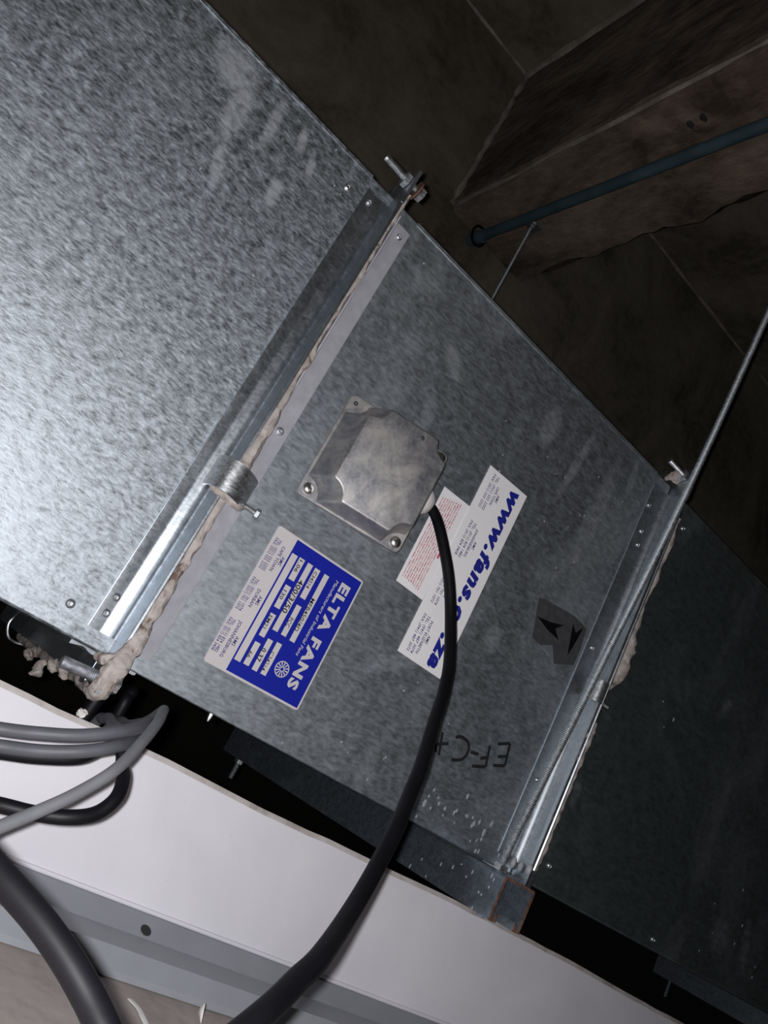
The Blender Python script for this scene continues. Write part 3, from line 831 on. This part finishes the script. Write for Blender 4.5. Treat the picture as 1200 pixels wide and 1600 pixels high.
# ------------------------------------------------------------------ teal pipe clipped under the beam
pp = thing('conduit_pipe', (.42, .3, 1.12), 'teal plastic pipe running under the brown concrete beam', 'pipe')
obj('pipe_length', MB().tube([(.446, -.40, 1.1325), (.433, .049, 1.1330), (.4235, .282, 1.1340), (.412, .543, 1.1340), (.404, .734, 1.1330)], .0112, 16), 'pipe', pp)
obj('pipe_coupling', MB().tube([(.4062, .690, 1.1333), (.4045, .725, 1.1333)], .0148, 18), 'pipe', pp)
obj('saddle_clip', MB().tube(spline([(.4055, .705, 1.1595), (.391, .705, 1.155), (.386, .705, 1.136), (.395, .705, 1.118), (.408, .705, 1.115), (.419, .705, 1.121), (.424, .705, 1.137), (.419, .705, 1.155), (.4055, .705, 1.1595)], 4), .003, 8), 'black', pp)

# ------------------------------------------------------------------ cables
def cable(name, pts, r, mat, label, group=None):
    o = obj(name, MB().tube(spline(pts, 8), r, 16), mat, origin=pts[0])
    return tag(o, label, 'cable', group)
cable('power_cable', [(.166, -.021, .263), (.1730, -.0260, .2600), (.1785, -.0400, .2460), (0.1910, -0.0547, 0.2204), (0.2018, -0.0644, 0.1980), (0.2117, -0.0775, 0.1665), (0.2115, -0.1020, 0.1290), (0.2034, -0.1231, 0.1004), (0.1856, -0.1508, 0.0719), (0.1635, -0.1859, 0.0371), (0.1489, -0.2060, 0.0155), (0.1303, -0.2305, -0.0043), (0.1048, -0.2600, -0.0332), (0.0764, -0.2911, -0.0531), (0.0355, -0.3362, -0.0649), (0.0164, -0.3532, -0.0718), (0.0013, -0.3668, -0.0775), (-0.0107, -0.3763, -0.0825), (-0.0237, -0.3847, -0.0895)],
      .0052, 'black', 'long black cable hanging from the terminal box to the bottom edge')
cable('grey_cable', [(-0.1500, -0.1448, -0.075), (-0.1077, -0.1448, -0.0647), (-0.0880, -0.1453, -0.0598), (-0.0699, -0.1518, -0.0527), (-0.0478, -0.1554, -0.0430), (-0.0235, -0.1494, -0.0300), (-0.0020, -0.1200, -0.0225), (.008, -.085, -.0260), (.012, -.050, -.0340), (.014, -.022, -.0375), (.015, -.004, -.060), (.015, .000, -.20)], .0040, 'grey_cable', 'uppermost grey cable of the bundle at the left, above its twin', 'cables in the left bundle')
cable('grey_cable', [(-0.1450, -0.1447, -0.0850), (-0.1025, -0.1447, -0.0740), (-0.0834, -0.1453, -0.0682), (-0.0627, -0.1538, -0.0600), (-0.0415, -0.1574, -0.0495), (-0.0220, -0.1494, -0.0390), (-0.0030, -0.1150, -0.0335), (.001, -.085, -.0360), (.003, -.050, -.0380), (.004, -.022, -.0385), (.004, -.004, -.060), (.004, .000, -.20)], .0040, 'grey_cable', 'middle grey cable of the bundle at the left, just under the uppermost', 'cables in the left bundle')
cable('thin_cable', [(-.130, -.2500, -.124), (-0.0958, -0.2347, -0.0981), (-0.0827, -0.2277, -0.0876), (-0.0687, -0.2215, -0.0764), (-0.0546, -0.2161, -0.0631), (-0.0395, -0.2064, -0.0465), (-0.0255, -0.1842, -0.0300), (-0.0133, -0.1592, -0.0183), (-0.0040, -0.1346, -0.0125), (0.0065, -0.1080, -0.0115), (.0140, -.0850, -.0150), (.0200, -.0600, -.0230), (.0230, -.0350, -.0330), (.0240, -.0150, -.0450), (.0240, -.002, -.080), (.0240, .000, -.20)], .0034, 'light_cable', 'pale grey thin cable looping over the bundle at the left', 'cables in the left bundle')
cable('black_cable', [(-.130, -.1900, -.098), (-0.0960, -0.1897, -0.0901), (-0.0772, -0.1892, -0.0868), (-0.0617, -0.1928, -0.0837), (-0.0456, -0.1975, -0.0783), (-0.0320, -0.1955, -0.0715), (-0.0242, -0.1900, -0.0610), (-0.0207, -0.1750, -0.0525), (-0.0185, -0.1580, -0.0495), (-0.0140, -0.1430, -0.0480), (-0.0120, -0.1290, -0.0450), (-0.0170, -0.1240, -0.0445), (-0.0250, -0.1290, -0.0490), (-0.0373, -0.1370, -0.0575), (-0.0583, -0.1346, -0.0668), (-0.0769, -0.1287, -0.0735), (-0.0963, -0.1278, -0.0793), (-0.1400, -0.1278, -0.0900)], .0040, 'black', 'black cable hanging in a U-shaped loop below the grey bundle', 'cables in the left bundle')
cable('thick_cable', [(-.20, -.30, -.050), (-0.1480, -0.3240, -0.0640), (-0.1286, -0.3353, -0.0682), (-0.1162, -0.3467, -0.0718), (-0.1069, -0.3568, -0.0745), (-0.0966, -0.3672, -0.0777), (-0.0867, -0.3769, -0.0821), (-0.0779, -0.3859, -0.0872), (-0.0721, -0.3935, -0.0913), (-.0690, -.3970, -.0940)], .0050, 'black', 'thick black cable crossing the bottom left corner, closest to the camera')
cable('black_cable', [(.006, .035, -.20), (.005, .028, -.080), (.004, .024, -.045), (.006, .024, -.025), (.012, .032, -.014), (.022, .07, -.014), (.05, .20, -.03)], .0065, 'black', 'short stiff black cable in the gap, directly beneath the joint corner')
cable('dark_cable', [(.030, .040, -.20), (.029, .030, -.060), (.027, .024, -.034), (.027, .026, -.020), (.034, .045, -.014), (.060, .16, -.03)], .0050, 'black', 'dark cable bend in the gap, right of the stiff black one')

# ------------------------------------------------------------------ small debris
def crumb(p, s, label, mat='crumb', name='plaster_crumb'):
    o = obj(name, MB().blob(p, s, 7, 5, .25, random.Random(int(p[0] * 1e4))), mat, origin=(p[0], p[1], p[2] - s[2]), smooth=30)
    return tag(o, label, 'debris', 'crumbs on the white board')
crumb((-.0150, -.0262, -.0425), (.0042, .0030, .0032), 'white plaster crumb on the board edge above the grey bundle')
crumb((.660, -.0250, -.0550), (.0034, .0026, .0028), 'tiny pale crumb on the board edge right of the strut')
mb = MB().tube(spline([(.1395, -.118, -.1722), (.1330, -.124, -.1700), (.1290, -.130, -.1655), (.1262, -.136, -.1660), (.1255, -.142, -.1700)], 5), [.0004 + .0032 * math.sin(math.pi * min(1, (i + 1) / 21)) for i in range(21)], 8, (1, .35))
tag(obj('plastic_scrap', mb, 'film', origin=(.130, -.128, -.177)), 'shiny curled plastic scrap on the beige board beside the cable', 'scrap')
mb = MB().tube(spline([(.0830, -.120, -.1767), (.0850, -.132, -.1760), (.0845, -.148, -.1762), (.0860, -.165, -.1767)], 5), .0022, 6, (.25, 1), (0, 0, 1))
tag(obj('plastic_scrap', mb, 'film', origin=(.085, -.14, -.177)), 'thin flat clear plastic strip on the beige board left of the scrap', 'scrap')

for o in bpy.data.objects:
    if '_o' in o.keys():
        del o['_o']
